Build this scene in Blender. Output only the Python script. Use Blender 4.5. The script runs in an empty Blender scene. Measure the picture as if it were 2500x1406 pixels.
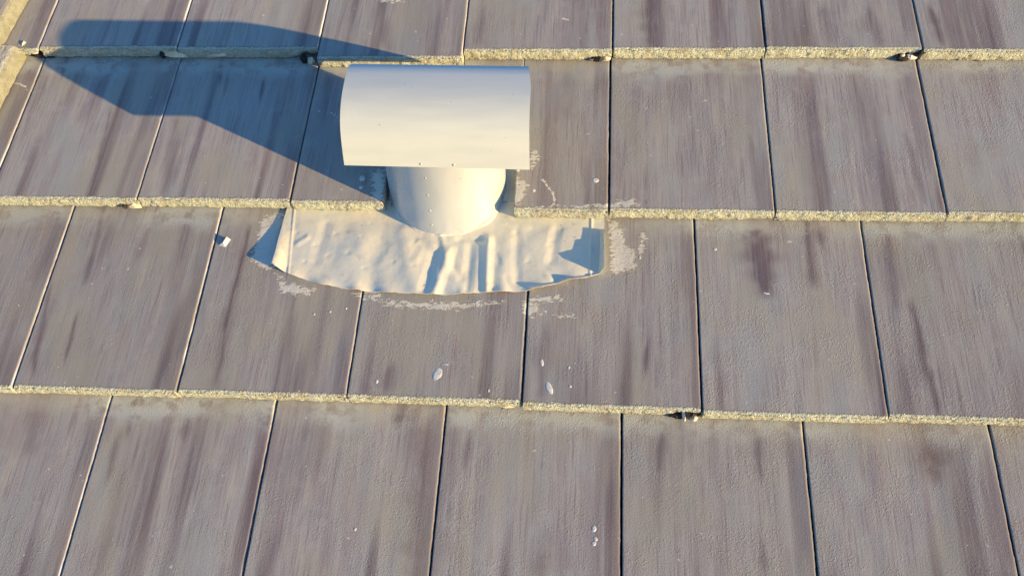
import bpy, bmesh, math, random
import numpy as np
from mathutils import Vector, Matrix

# ------------------------------------------------------------------ frame of reference
# everything on the roof is written in roof coordinates: u along the courses (to the right),
# v up the slope, n out of the roof; ROOF turns them into world coordinates.
PITCH = math.atan(0.328)
ROOF = Matrix.Translation((0, 0, 4.0)) @ Matrix.Rotation(PITCH, 4, 'X')
R3 = ROOF.to_3x3()
scene = bpy.context.scene
col = scene.collection

# ------------------------------------------------------------------ camera
F_PX, W_PX, H_PX = 2291.55, 2500.0, 1406.0
CAM = np.array([0.110614, -0.473602, 1.511960])
CROT = np.array([[0.9963154, -0.0216413, 0.0829895],
                 [0.0541744, 0.9089585, -0.4133517],
                 [-0.0664885, 0.4163245, 0.9067818]])
cam_data = bpy.data.cameras.new("camera")
cam = bpy.data.objects.new("camera", cam_data)
col.objects.link(cam)
cam_data.sensor_width = 36.0
cam_data.lens = F_PX * 36.0 / W_PX
cam_data.clip_start = 0.01
cam_data.clip_end = 2000
cam.matrix_world = ROOF @ (Matrix.Translation(CAM.tolist()) @ Matrix(CROT.tolist()).to_4x4())
scene.camera = cam

# ------------------------------------------------------------------ light
SUN_UV = np.array([-3.4916, 1.4148])                       # shadow shift on the roof per unit of height
to_sun = (R3 @ Vector((-SUN_UV[0], -SUN_UV[1], 1.0))).normalized()
SUN_EL = math.asin(to_sun.z)
SUN_ROT = math.atan2(to_sun.x, to_sun.y)
sun_data = bpy.data.lights.new("sun", 'SUN')
sun_data.energy = 4.6
sun_data.angle = math.radians(0.5)
sun_data.color = (1.0, 0.67, 0.28)
sun = bpy.data.objects.new("sun", sun_data)
col.objects.link(sun)
sun.rotation_euler = to_sun.to_track_quat('Z', 'Y').to_euler()
sun.location = (6, -3, 8)

world = bpy.data.worlds.new("World")
scene.world = world
world.use_nodes = True
wn, wl = world.node_tree.nodes, world.node_tree.links
wn.clear()
wo = wn.new('ShaderNodeOutputWorld')
bg = wn.new('ShaderNodeBackground')
sky = wn.new('ShaderNodeTexSky')
sky.sky_type = 'NISHITA'
sky.sun_disc = False
sky.sun_elevation = SUN_EL
sky.sun_rotation = SUN_ROT
sky.altitude = 300
sky.air_density = 1.0
sky.dust_density = 0.2
sky.ozone_density = 4.0
bg.inputs['Strength'].default_value = 0.15
wl.new(sky.outputs[0], bg.inputs[0])
wl.new(bg.outputs[0], wo.inputs[0])

vs = scene.view_settings
vs.view_transform = 'Standard'
vs.look = 'None'
vs.exposure = 1.50
vs.gamma = 1.0
scene.cycles.use_denoising = True

# ------------------------------------------------------------------ helpers
def at(x, y, n=-0.015):
    """pixel of the survey photograph -> point of the roof at height n"""
    d = CROT @ np.array([(x - W_PX / 2) / F_PX, -(y - H_PX / 2) / F_PX, -1.0])
    return CAM + d * ((n - CAM[2]) / d[2])

def hash2(ix, iy, seed):
    h = (ix * 374761393 + iy * 668265263 + seed * 1442695041) & 0xFFFFFFFF
    h = ((h ^ (h >> 13)) * 1274126177) & 0xFFFFFFFF
    h = (h ^ (h >> 16)) & 0xFFFFFFFF
    return h / 4294967295.0

def vnoise(x, y, seed=0):
    x = np.asarray(x, float); y = np.asarray(y, float)
    x, y = np.broadcast_arrays(x, y)
    ix = np.floor(x).astype(np.int64); iy = np.floor(y).astype(np.int64)
    fx = x - ix; fy = y - iy
    fx = fx * fx * (3 - 2 * fx); fy = fy * fy * (3 - 2 * fy)
    a = hash2(ix, iy, seed); b = hash2(ix + 1, iy, seed)
    c = hash2(ix, iy + 1, seed); d = hash2(ix + 1, iy + 1, seed)
    return (a + (b - a) * fx) * (1 - fy) + (c + (d - c) * fx) * fy - 0.5

def sstep(a, b, x):
    t = np.clip((x - a) / (b - a), 0, 1)
    return t * t * (3 - 2 * t)

def in_poly(px, py, poly):
    inside = np.zeros(px.shape, bool)
    n = len(poly)
    for i in range(n):
        x0, y0 = poly[i]; x1, y1 = poly[(i + 1) % n]
        if y0 == y1:
            continue
        c = ((y0 > py) != (y1 > py)) & (px < (x1 - x0) * (py - y0) / (y1 - y0) + x0)
        inside ^= c
    return inside

def poly_dist(px, py, poly, closed=True):
    d = np.full(px.shape, 1e9)
    n = len(poly)
    for i in range(n if closed else n - 1):
        a = np.array(poly[i]); b = np.array(poly[(i + 1) % n]); e = b - a
        s = np.clip(((px - a[0]) * e[0] + (py - a[1]) * e[1]) / max(1e-12, e @ e), 0, 1)
        d = np.minimum(d, np.hypot(px - a[0] - s * e[0], py - a[1] - s * e[1]))
    return d

def link_mesh(name, verts, faces, mat, parent=None, loc=(0, 0, 0), smooth=True, attrs=None):
    """one mesh object whose vertices are in roof coordinates relative to loc"""
    me = bpy.data.meshes.new(name)
    v = np.asarray(verts, float) - np.asarray(loc, float)
    me.from_pydata(v.tolist(), [], faces if isinstance(faces, list) else faces.tolist())
    me.update()
    if attrs:
        for k, (typ, data) in attrs.items():
            a = me.attributes.new(k, typ, 'POINT')
            if typ == 'FLOAT_COLOR':
                a.data.foreach_set('color', np.asarray(data, np.float32).ravel())
            elif typ == 'FLOAT_VECTOR':
                a.data.foreach_set('vector', np.asarray(data, np.float32).ravel())
            else:
                a.data.foreach_set('value', np.asarray(data, np.float32).ravel())
    if smooth:
        me.polygons.foreach_set('use_smooth', [True] * len(me.polygons))
    o = bpy.data.objects.new(name, me)
    me.materials.append(mat)
    col.objects.link(o)
    if parent is None:
        o.matrix_world = ROOF @ Matrix.Translation(Vector(loc))
    else:
        o.parent = parent
        o.location = Vector(loc)
    return o

def empty(name, loc):
    o = bpy.data.objects.new(name, None)
    o.empty_display_size = 0.05
    col.objects.link(o)
    o.matrix_world = ROOF @ Matrix.Translation(Vector(loc))
    return o

def tag(o, label=None, cat=None, group=None, kind=None):
    if label: o['label'] = label
    if cat: o['category'] = cat
    if group: o['group'] = group
    o['kind'] = kind or 'thing'
    return o

# ------------------------------------------------------------------ materials
class NT:
    def __init__(self, name):
        self.m = bpy.data.materials.new(name)
        self.m.use_nodes = True
        self.t = self.m.node_tree
        self.t.nodes.clear()
        self.out = self.t.nodes.new('ShaderNodeOutputMaterial')
        self.b = self.t.nodes.new('ShaderNodeBsdfPrincipled')
        self.t.links.new(self.b.outputs[0], self.out.inputs[0])
    def L(self, a, b): self.t.links.new(a, b)
    def attr(self, n):
        a = self.t.nodes.new('ShaderNodeAttribute'); a.attribute_name = n; return a
    def noise(self, vec, scale, detail=3, rough=0.55, dims='3D'):
        n = self.t.nodes.new('ShaderNodeTexNoise')
        n.inputs['Scale'].default_value = scale
        n.inputs['Detail'].default_value = detail
        n.inputs['Roughness'].default_value = rough
        self.L(vec, n.inputs['Vector'])
        return n.outputs['Fac']
    def voro(self, vec, scale):
        n = self.t.nodes.new('ShaderNodeTexVoronoi')
        n.inputs['Scale'].default_value = scale
        self.L(vec, n.inputs['Vector'])
        return n.outputs['Distance']
    def mapv(self, vec, s):
        m = self.t.nodes.new('ShaderNodeMapping')
        m.inputs['Scale'].default_value = s
        self.L(vec, m.inputs['Vector'])
        return m.outputs[0]
    def math(self, op, a, b=None, c=None, clamp=False):
        m = self.t.nodes.new('ShaderNodeMath'); m.operation = op; m.use_clamp = clamp
        for k, x in enumerate((a, b, c)):
            if x is None: continue
            if isinstance(x, (int, float)): m.inputs[k].default_value = x
            else: self.L(x, m.inputs[k])
        return m.outputs[0]
    def ramp(self, x, a, b, lo=0.0, hi=1.0):
        m = self.t.nodes.new('ShaderNodeMapRange'); m.interpolation_type = 'SMOOTHSTEP'
        m.inputs['From Min'].default_value = a; m.inputs['From Max'].default_value = b
        m.inputs['To Min'].default_value = lo; m.inputs['To Max'].default_value = hi
        self.L(x, m.inputs['Value'])
        return m.outputs[0]
    def mix(self, f, a, b):
        m = self.t.nodes.new('ShaderNodeMix'); m.data_type = 'RGBA'
        if isinstance(f, (int, float)): m.inputs[0].default_value = f
        else: self.L(f, m.inputs[0])
        for k, x in ((6, a), (7, b)):
            if isinstance(x, tuple): m.inputs[k].default_value = (*x, 1)
            else: self.L(x, m.inputs[k])
        return m.outputs[2]
    def sep(self, c):
        s = self.t.nodes.new('ShaderNodeSeparateColor'); self.L(c, s.inputs[0]); return s.outputs
    def bump(self, h, dist, strength=1.0, nrm=None):
        b = self.t.nodes.new('ShaderNodeBump')
        b.inputs['Distance'].default_value = dist
        if isinstance(strength, (int, float)): b.inputs['Strength'].default_value = strength
        else: self.L(strength, b.inputs['Strength'])
        self.L(h, b.inputs['Height'])
        if nrm is not None: self.L(nrm, b.inputs['Normal'])
        return b.outputs[0]

def tile_material():
    n = NT("weathered_concrete_tile")
    puv = n.attr('puv').outputs['Vector']
    st = n.attr('st'); s = n.sep(st.outputs['Color']); butt = st.outputs['Alpha']
    sm = n.attr('sm'); q = n.sep(sm.outputs['Color']); tone = sm.outputs['Alpha']
    streak = n.noise(n.mapv(puv, (85, 2.6, 40)), 1.0, 5, 0.66)
    streak2 = n.noise(n.mapv(puv, (260, 7, 40)), 1.0, 4, 0.66)
    hair = n.noise(n.mapv(puv, (620, 9, 90)), 1.0, 2, 0.6)
    streak3 = n.noise(n.mapv(puv, (22, 1.6, 30)), 1.0, 2, 0.5)
    blot = n.noise(puv, 14, 4, 0.6)
    blot2 = n.noise(n.mapv(puv, (1, 1, 3)), 32, 3, 0.6)
    grain = n.noise(n.mapv(puv, (1.25, .85, 1)), 380, 3, 0.75)
    fine = n.noise(n.mapv(puv, (900, 160, 500)), 1.0, 2, 0.6)
    base = n.mix(n.ramp(streak, 0.40, 0.60), (0.284, 0.278, 0.262), (0.240, 0.216, 0.220))
    base = n.mix(n.ramp(streak3, 0.40, 0.66, 0, 0.75), base, (0.284, 0.284, 0.274))
    base = n.mix(n.ramp(blot, 0.50, 0.72, 0, 0.45), base, (0.272, 0.246, 0.204))
    base = n.mix(n.ramp(streak2, 0.53, 0.70, 0, 0.70), base, (0.158, 0.132, 0.144))
    base = n.mix(n.ramp(hair, 0.53, 0.69, 0, 0.45), base, (0.135, 0.118, 0.128))
    base = n.mix(n.ramp(hair, 0.44, 0.30, 0, 0.25), base, (0.33, 0.32, 0.30))
    base = n.mix(n.ramp(blot2, 0.52, 0.70, 0, 0.40), base, (0.298, 0.306, 0.292))
    base = n.mix(n.ramp(n.noise(n.mapv(puv, (1.3, .6, 1)), 6.5, 3, 0.55), 0.48, 0.66, 0, 0.65), base, (0.272, 0.262, 0.218))
    base = n.mix(n.ramp(n.noise(n.mapv(puv, (1.3, .6, 1.7)), 8.0, 3, 0.55), 0.52, 0.70, 0, 0.60), base, (0.262, 0.278, 0.276))
    # drawn stains: dark streaks, rust
    dk = n.math('MULTIPLY', s[0], n.ramp(streak2, 0.22, 0.55, 0.45, 1.0))
    base = n.mix(dk, base, (0.105, 0.078, 0.092))
    rs = n.math('MULTIPLY', s[2], n.ramp(blot2, 0.3, 0.6, 0.35, 1.0))
    base = n.mix(rs, base, (0.130, 0.086, 0.076))
    # paler, cleaner band under the course above
    lb = n.math('MULTIPLY', s[1], n.ramp(blot2, 0.36, 0.56, 0.15, 1.0))
    base = n.mix(lb, base, (0.335, 0.360, 0.350))
    # tone of the single tile
    tn = n.t.nodes.new('ShaderNodeHueSaturation')
    n.L(base, tn.inputs['Color'])
    n.L(n.math('ADD', tone, 0.5), tn.inputs['Value'])
    base = tn.outputs[0]
    # speckles
    base = n.mix(n.ramp(grain, 0.57, 0.74, 0, 0.40), base, (0.130, 0.115, 0.115))
    base = n.mix(n.ramp(grain, 0.42, 0.27, 0, 0.38), base, (0.38, 0.37, 0.34))
    vor = n.noise(puv, 95, 1, 0.4)
    base = n.mix(n.ramp(vor, 0.775, 0.82, 0, 0.7), base, (0.50, 0.48, 0.44))
    # lap line, and the sunlit look of joint edges put in as pale colour
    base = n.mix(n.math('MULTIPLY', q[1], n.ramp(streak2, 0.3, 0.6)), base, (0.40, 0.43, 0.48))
    # lichen and sand on the cut nose, spilling over the edge in grains
    edge = n.math('ADD', butt, n.math('MULTIPLY', n.math('SUBTRACT', n.noise(puv, 330, 2, 0.6), 0.5), 0.9))
    edgem = n.ramp(edge, 0.44, 0.60)
    g2 = n.noise(puv, 260, 3, 0.7)
    bcol = n.mix(n.ramp(g2, 0.40, 0.60), (0.40, 0.435, 0.34), (0.545, 0.60, 0.55))
    bcol = n.mix(n.ramp(n.noise(puv, 60, 3, 0.6), 0.50, 0.70, 0, 0.7), bcol, (0.36, 0.345, 0.22))
    bcol = n.mix(n.ramp(g2, 0.60, 0.70, 0, 0.8), bcol, (0.15, 0.14, 0.11))
    bcol = n.mix(n.ramp(n.noise(puv, 24, 3, 0.6), 0.50, 0.66, 0, 0.65), bcol, (0.36, 0.35, 0.30))
    base = n.mix(edgem, base, bcol)
    # brushed-on sealant with ragged edge
    brush = n.noise(n.mapv(puv, (95, 190, 300)), 1.0, 5, 0.68)
    seal = n.math('ADD', q[0], n.math('MULTIPLY', n.math('SUBTRACT', brush, 0.5), 1.8))
    sealm = n.ramp(seal, 0.42, 0.60, 0, 0.92)
    scol = n.mix(n.ramp(blot2, 0.35, 0.65), (0.47, 0.47, 0.42), (0.54, 0.54, 0.49))
    base = n.mix(sealm, base, scol)
    n.L(base, n.b.inputs['Base Color'])
    n.b.inputs['Roughness'].default_value = 0.92
    n.b.inputs['Specular IOR Level'].default_value = 0.25
    # relief: fine grit everywhere, coarser pimples in patches
    pim = n.noise(puv, 270, 3, 0.66)
    patch = n.math('MULTIPLY', n.ramp(n.noise(puv, 13, 2, 0.5), 0.44, 0.64, 0.10, 1.0), n.math('ADD', q[2], 0.15))
    h1 = n.math('MULTIPLY', n.ramp(pim, 0.48, 0.74), patch)
    b1 = n.bump(h1, 0.0008, 0.8)
    b2 = n.bump(n.noise(puv, 420, 2, 0.65), 0.0006, 0.6, b1)
    b3 = n.bump(fine, 0.0003, 0.35, b2)
    b4 = n.bump(n.math('MULTIPLY', edgem, n.noise(puv, 240, 3, 0.75)), 0.009, 0.9, b3)
    b5 = n.bump(n.math('MULTIPLY', sealm, n.ramp(brush, 0.2, 0.8, 0.5, 1.0)), 0.0016, 0.7, b4)
    n.L(b5, n.b.inputs['Normal'])
    return n.m

def plain_material(name, c1, c2, scale, rough=0.8, bump=0.0, bscale=200, metal=0.0, spec=0.3, c3=None):
    n = NT(name)
    tc = n.t.nodes.new('ShaderNodeTexCoord').outputs['Object']
    f = n.noise(tc, scale, 4, 0.6)
    c = n.mix(n.ramp(f, 0.35, 0.65), c1, c2)
    if c3: c = n.mix(n.ramp(n.noise(tc, scale * 4.3, 3, 0.65), 0.56, 0.74, 0, 0.8), c, c3)
    n.L(c, n.b.inputs['Base Color'])
    n.b.inputs['Roughness'].default_value = rough
    n.b.inputs['Metallic'].default_value = metal
    n.b.inputs['Specular IOR Level'].default_value = spec
    if bump:
        n.L(n.bump(n.noise(tc, bscale, 3, 0.65), bump, 0.8), n.b.inputs['Normal'])
    return n.m

def hood_material():
    n = NT("galvanised_sheet")
    tc = n.t.nodes.new('ShaderNodeTexCoord').outputs['Object']
    f = n.noise(n.mapv(tc, (9, 60, 60)), 1.0, 4, 0.6)
    c = n.mix(n.ramp(f, 0.3, 0.7), (0.44, 0.485, 0.485), (0.47, 0.515, 0.51))
    spk = n.noise(tc, 130, 1, 0.4)
    c = n.mix(n.ramp(spk, 0.76, 0.80, 0, 0.5), c, (0.28, 0.24, 0.20))
    n.L(c, n.b.inputs['Base Color'])
    n.b.inputs['Metallic'].default_value = 0.08
    n.L(n.ramp(f, 0.3, 0.7, 0.52, 0.62), n.b.inputs['Roughness'])
    n.L(n.bump(n.noise(tc, 9, 1, 0.5), 0.0006, 0.5), n.b.inputs['Normal'])
    return n.m

def pipe_material():
    n = NT("bare_aluminium_sheet")
    tc = n.t.nodes.new('ShaderNodeTexCoord').outputs['Object']
    f = n.noise(n.mapv(tc, (30, 30, 8)), 1.0, 4, 0.6)
    c = n.mix(n.ramp(f, 0.3, 0.7), (0.40, 0.45, 0.49), (0.45, 0.50, 0.54))
    n.L(c, n.b.inputs['Base Color'])
    n.b.inputs['Metallic'].default_value = 0.30
    n.L(n.ramp(f, 0.3, 0.7, 0.26, 0.34), n.b.inputs['Roughness'])
    n.L(n.bump(n.noise(tc, 14, 2, 0.5), 0.0015, 0.4), n.b.inputs['Normal'])
    return n.m

def flash_material():
    n = NT("dressed_soft_metal")
    tc = n.t.nodes.new('ShaderNodeTexCoord').outputs['Object']
    f = n.noise(tc, 16, 4, 0.6)
    c = n.mix(n.ramp(f, 0.35, 0.65), (0.645, 0.615, 0.49), (0.565, 0.575, 0.505))
    c = n.mix(n.ramp(n.noise(tc, 48, 4, 0.65), 0.54, 0.74, 0, 0.6), c, (0.42, 0.41, 0.35))
    c = n.mix(n.ramp(n.noise(tc, 110, 1, 0.4), 0.765, 0.79, 0, 0.7), c, (0.22, 0.20, 0.18))
    n.L(c, n.b.inputs['Base Color'])
    n.b.inputs['Metallic'].default_value = 0.12
    n.b.inputs['Roughness'].default_value = 0.5
    cb = n.bump(n.noise(tc, 30, 2, 0.5), 0.0022, 0.45)
    n.L(n.bump(n.noise(tc, 90, 3, 0.6), 0.0008, 0.4, cb), n.b.inputs['Normal'])
    return n.m

M_TILE = tile_material()
M_HOOD = hood_material()
M_PIPE = pipe_material()
M_FLASH = flash_material()
M_SEAL = plain_material("pale_sealant", (0.54, 0.50, 0.43), (0.62, 0.58, 0.50), 90, 0.75, 0.002, 220)
M_WHITE = plain_material("white_sealant", (0.46, 0.46, 0.44), (0.56, 0.56, 0.54), 120, 0.7, 0.001, 300)
M_MORTAR = plain_material("sandy_mortar", (0.50, 0.44, 0.30), (0.58, 0.53, 0.41), 90, 0.95, 0.004, 240, c3=(0.25, 0.21, 0.16))
M_LIME = plain_material("white_mortar", (0.66, 0.63, 0.60), (0.52, 0.47, 0.42), 140, 0.9, 0.003, 260)
M_CAPSIDE = plain_material("capping_side", (0.155, 0.165, 0.130), (0.205, 0.215, 0.180), 60, 0.95, 0.003, 200, c3=(0.11, 0.10, 0.08))  # inner side darkened in colour, standing for a face turned off the sun
M_MORTAR2 = plain_material("weathered_mortar", (0.42, 0.43, 0.37), (0.34, 0.34, 0.29), 40, 0.95, 0.004, 160, c3=(0.22, 0.20, 0.17))
M_HOLE_SHADE = plain_material("hole_shade_black", (0.012, 0.012, 0.013), (0.03, 0.028, 0.027), 200, 0.95, 0.003, 300)  # near-black colour imitating the shade inside open joint holes
M_STEEL = plain_material("dull_rivet", (0.42, 0.38, 0.32), (0.55, 0.51, 0.45), 300, 0.45, metal=0.4)
M_DARK = plain_material("roofing_felt", (0.022, 0.021, 0.021), (0.035, 0.033, 0.032), 30, 0.95)
M_GROUND = plain_material("dry_grass_ground", (0.10, 0.10, 0.05), (0.16, 0.13, 0.08), 0.6, 0.95)

# ------------------------------------------------------------------ setting below the tiles
g = bpy.data.meshes.new("ground")
g.from_pydata([(-400, -400, 0), (400, -400, 0), (400, 400, 0), (-400, 400, 0)], [], [(0, 1, 2, 3)])
go = bpy.data.objects.new("ground", g); g.materials.append(M_GROUND); col.objects.link(go)
tag(go, kind='structure')

def box_verts(u0, u1, v0, v1, n0, n1):
    v = [(u, w, z) for z in (n0, n1) for w in (v0, v1) for u in (u0, u1)]
    f = [(0, 2, 3, 1), (4, 5, 7, 6), (0, 1, 5, 4), (2, 6, 7, 3), (0, 4, 6, 2), (1, 3, 7, 5)]
    return v, f
bv, bf = box_verts(-1.30, 1.60, -0.72, 1.50, -0.26, -0.115)
tag(link_mesh("roof", bv, bf, M_DARK, smooth=False), kind='structure')

# ------------------------------------------------------------------ roof tiles
T = 0.032636                                    # rise of each course over the one below
TH = 0.0300                                     # thickness of a tile
NOSE = {0: 1.1186, 1: 0.7392, 2: 0.3794, 3: 0.0, 4: -0.3756, 5: -0.7513}
OFF = {0: 0.145, 1: -0.1550, 2: -0.1582, 3: 0.0, 4: 0.1686, 5: 0.012}
HEAD = {r: (NOSE[r - 1] if r else 1.4979) for r in NOSE}
PW = 0.30
def joint(r, i): return (i - 3) * PW + OFF[r]
DV = {(1, 2): -0.020, (1, 1): 0.004, (1, 0): 0.006, (1, 4): 0.003, (1, 5): 0.004, (2, 0): 0.004, (2, 1): 0.006,
      (2, 2): 0.004, (2, 3): -0.006, (2, 4): -0.004, (2, 5): -0.003, (3, 1): 0.004, (3, 2): 0.004, (3, 4): -0.004, (3, 0): 0.002}
HOLE = {(3, 3): 1.0, (1, 5): 0.8, (1, 3): 0.4, (1, 1): 0.7, (1, 0): 0.35, (1, -1): 0.7, (3, 2): 0.25, (2, 4): 0.22, (2, 0): 0.3, (4, 2): 0.2}

def surf_n(v):
    """height of the exposed tile surface at v (no relief)"""
    for r in (0, 1, 2, 3, 4, 5):
        if v >= NOSE[r] - 1e-9:
            return -T * (v - NOSE[r]) / (HEAD[r] - NOSE[r])
    return 0.0

# stains seen on the roof: (x0, y0, x1, y1, width in px, strength, 'd'ark or 'r'ust)
STREAKS = [(1845, 545, 1872, 728, 62, .85, 'd'), (1588, -20, 1592, 122, 44, .75, 'd'), (1972, 548, 1986, 705, 26, .6, 'd'),
    (1990, 545, 2012, 610, 22, .5, 'd'), (608, 560, 545, 820, 13, .75, 'd'), (560, 770, 528, 945, 10, .6, 'd'), (2268, 20, 2306, 122, 20, .7, 'd'),
    (2255, 1062, 2290, 1185, 60, .6, 'r'), (2300, 1062, 2330, 1150, 40, .45, 'd'), (2225, 740, 2292, 1022, 17, .7, 'd'),
    (1582, 835, 1575, 915, 12, .65, 'd'), (975, 982, 968, 1045, 30, .6, 'd'), (328, 982, 312, 1070, 13, .55, 'd'),
    (466, 985, 448, 1090, 16, .5, 'd'), (345, 985, 335, 1030, 14, .5, 'r'), (1616, 1055, 1608, 1170, 26, .55, 'd'),
    (1850, 1055, 1858, 1180, 15, .5, 'd'), (122, 700, 78, 920, 14, .6, 'd'), (186, 770, 158, 890, 10, .6, 'd'),
    (1332, 800, 1322, 985, 28, .45, 'd'), (642, 196, 632, 246, 8, .8, 'd'), (541, 150, 534, 206, 9, .75, 'd'),
    (560, 165, 548, 235, 10, .5, 'd'), (160, 142, 152, 190, 13, .75, 'd'), (925, 20, 944, 140, 42, .4, 'd'),
    (432, 290, 400, 488, 30, .45, 'd'), (268, 270, 220, 490, 9, .55, 'd'), (2166, 555, 2190, 760, 26, .4, 'd'),
    (955, 890, 942, 968, 26, .5, 'd'), (290, 1060, 262, 1180, 18, .45, 'r'), (1150, 1060, 1130, 1150, 18, .4, 'd'),
    (2010, 20, 2025, 120, 40, .35, 'd'), (90, 985, 70, 1120, 40, .35, 'd'), (600, 590, 520, 960, 40, .30, 'd'),
    (250, 520, 205, 700, 16, .45, 'd'), (1860, 1330, 1868, 1406, 14, .4, 'd'), (2120, 20, 2150, 122, 30, .4, 'd'),
    (1385, 175, 1384, 300, 40, .25, 'r'), (1830, 330, 1860, 520, 20, .35, 'd'), (2210, 330, 2270, 515, 22, .4, 'd'),
    (1180, 20, 1170, 140, 26, .3, 'd'), (1770, 60, 1785, 122, 20, .4, 'd'), (30, 60, -20, 160, 20, .4, 'd'),
    (880, 560, 860, 600, 10, .3, 'd'), (720, 720, 690, 900, 14, .35, 'd'), (360, 560, 330, 640, 18, .4, 'd'),
    (1060, 1260, 1040, 1420, 60, .35, 'd'), (1500, 1180, 1490, 1420, 24, .25, 'd'), (1340, 1300, 1320, 1420, 40, .35, 'r'),
    (1035, 1040, 1010, 1420, 50, .35, 'r'), (2400, 1120, 2440, 1420, 30, .3, 'd')]
SEALS = [  # outlines of brushed-on sealant, in px
    [(692, 512), (640, 530), (628, 575), (612, 632), (640, 655), (690, 650)],
    [(672, 668), (705, 690), (770, 705), (755, 722), (690, 715), (678, 690)],
    [(905, 728), (1010, 738), (1180, 738), (1240, 735), (1150, 752), (1040, 756), (930, 742)],
    [(1482, 536), (1504, 542), (1520, 566), (1524, 596), (1550, 612), (1552, 655), (1505, 668), (1486, 660), (1492, 610)],
    [(1290, 726), (1365, 722), (1372, 732), (1300, 740)],
    [(1565, 570), (1574, 565), (1576, 600), (1562, 625), (1556, 618)],
    [(1480, 498), (1540, 484), (1562, 502), (1500, 512), (1420, 510), (1300, 516), (1300, 508)],
    [(904, 418), (942, 414), (938, 505), (915, 505), (910, 470)],
    [(1254, 420), (1264, 424), (1270, 440), (1290, 450), (1282, 478), (1262, 505), (1254, 520)],
    [(1000, 0), (960, 6), (925, 4), (930, -6), (1000, -8)],
    [(1295, 360), (1318, 382), (1310, 398), (1300, 410), (1292, 405)],
    [(800, 268), (832, 284), (828, 290), (802, 274)],
    [(858, 712), (875, 730), (905, 726), (925, 722), (880, 716)],
    [(1350, 768), (1405, 766), (1408, 772), (1350, 773)],
    [(1270, 738), (1300, 736), (1330, 760), (1290, 775), (1280, 770)],
]
THREADS = [  # thin drips of sealant, in px
    [(1324, 440), (1334, 452), (1348, 470), (1354, 490), (1346, 508)],
    [(884, 731), (905, 727), (925, 720)], [(1372, 46), (1386, 50)], [(20, 200), (45, 204), (62, 212)],
]
def flat(px, n=None):
    out = []
    for x, y in px:
        p = at(x, y)
        p = at(x, y, surf_n(p[1]))
        out.append((p[0], p[1]))
    return out
STREAK_UV = []
for x0, y0, x1, y1, w, s, k in STREAKS:
    a, b = flat([(x0, y0), (x1, y1)])
    STREAK_UV.append((a, b, w / 1300.0, s, k))
SEAL_UV = [flat(p) for p in SEALS]
THREAD_UV = [flat(p) for p in THREADS]

WHITE = {(1, -1): 1, (1, 0): 1, (1, 1): 1, (1, 2): .8, (2, -1): 1, (2, 0): .6, (2, 1): .35, (3, -1): 1, (3, 0): 1, (3, 1): .4, (4, -1): 1, (4, 0): .35}  # joints that catch the sun: edge lifted and also coloured pale
def tile_shape(r, i):
    rs = random.Random(r * 101 + i * 7 + 3)
    return dict(tu=rs.uniform(-.0003, .0003) + (0.0008 * WHITE[(r, i)] if (r, i) in WHITE else -0.0002), tv=rs.uniform(-.0010, .0010), seed=r * 131 + i * 17 + 900, tone=rs.uniform(-.075, .065) + (.05 if r <= 2 and i <= 2 else 0),
                du=rs.uniform(-.0006, .0006), rough=min(1.0, max(0.1, 0.35 + 0.10 * (i - 2) + 0.16 * (r - 2) + rs.uniform(-.12, .12))))

def top_n(r, i, u, v):
    """height of the top face of tile (r, i) in roof coordinates"""
    sh = tile_shape(r, i)
    y = v - NOSE[r]
    E = HEAD[r] - NOSE[r]
    uc = joint(r, i) + PW / 2
    z = -T * y / E + sh['tu'] * (u - uc) / 0.15 + sh['tv'] * (0.5 - y / E)
    z = z + 0.0010 * vnoise(u * 14, v * 4, sh['seed']) + 0.0005 * vnoise(u * 45, v * 20, sh['seed'] + 1)
    return z

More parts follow.
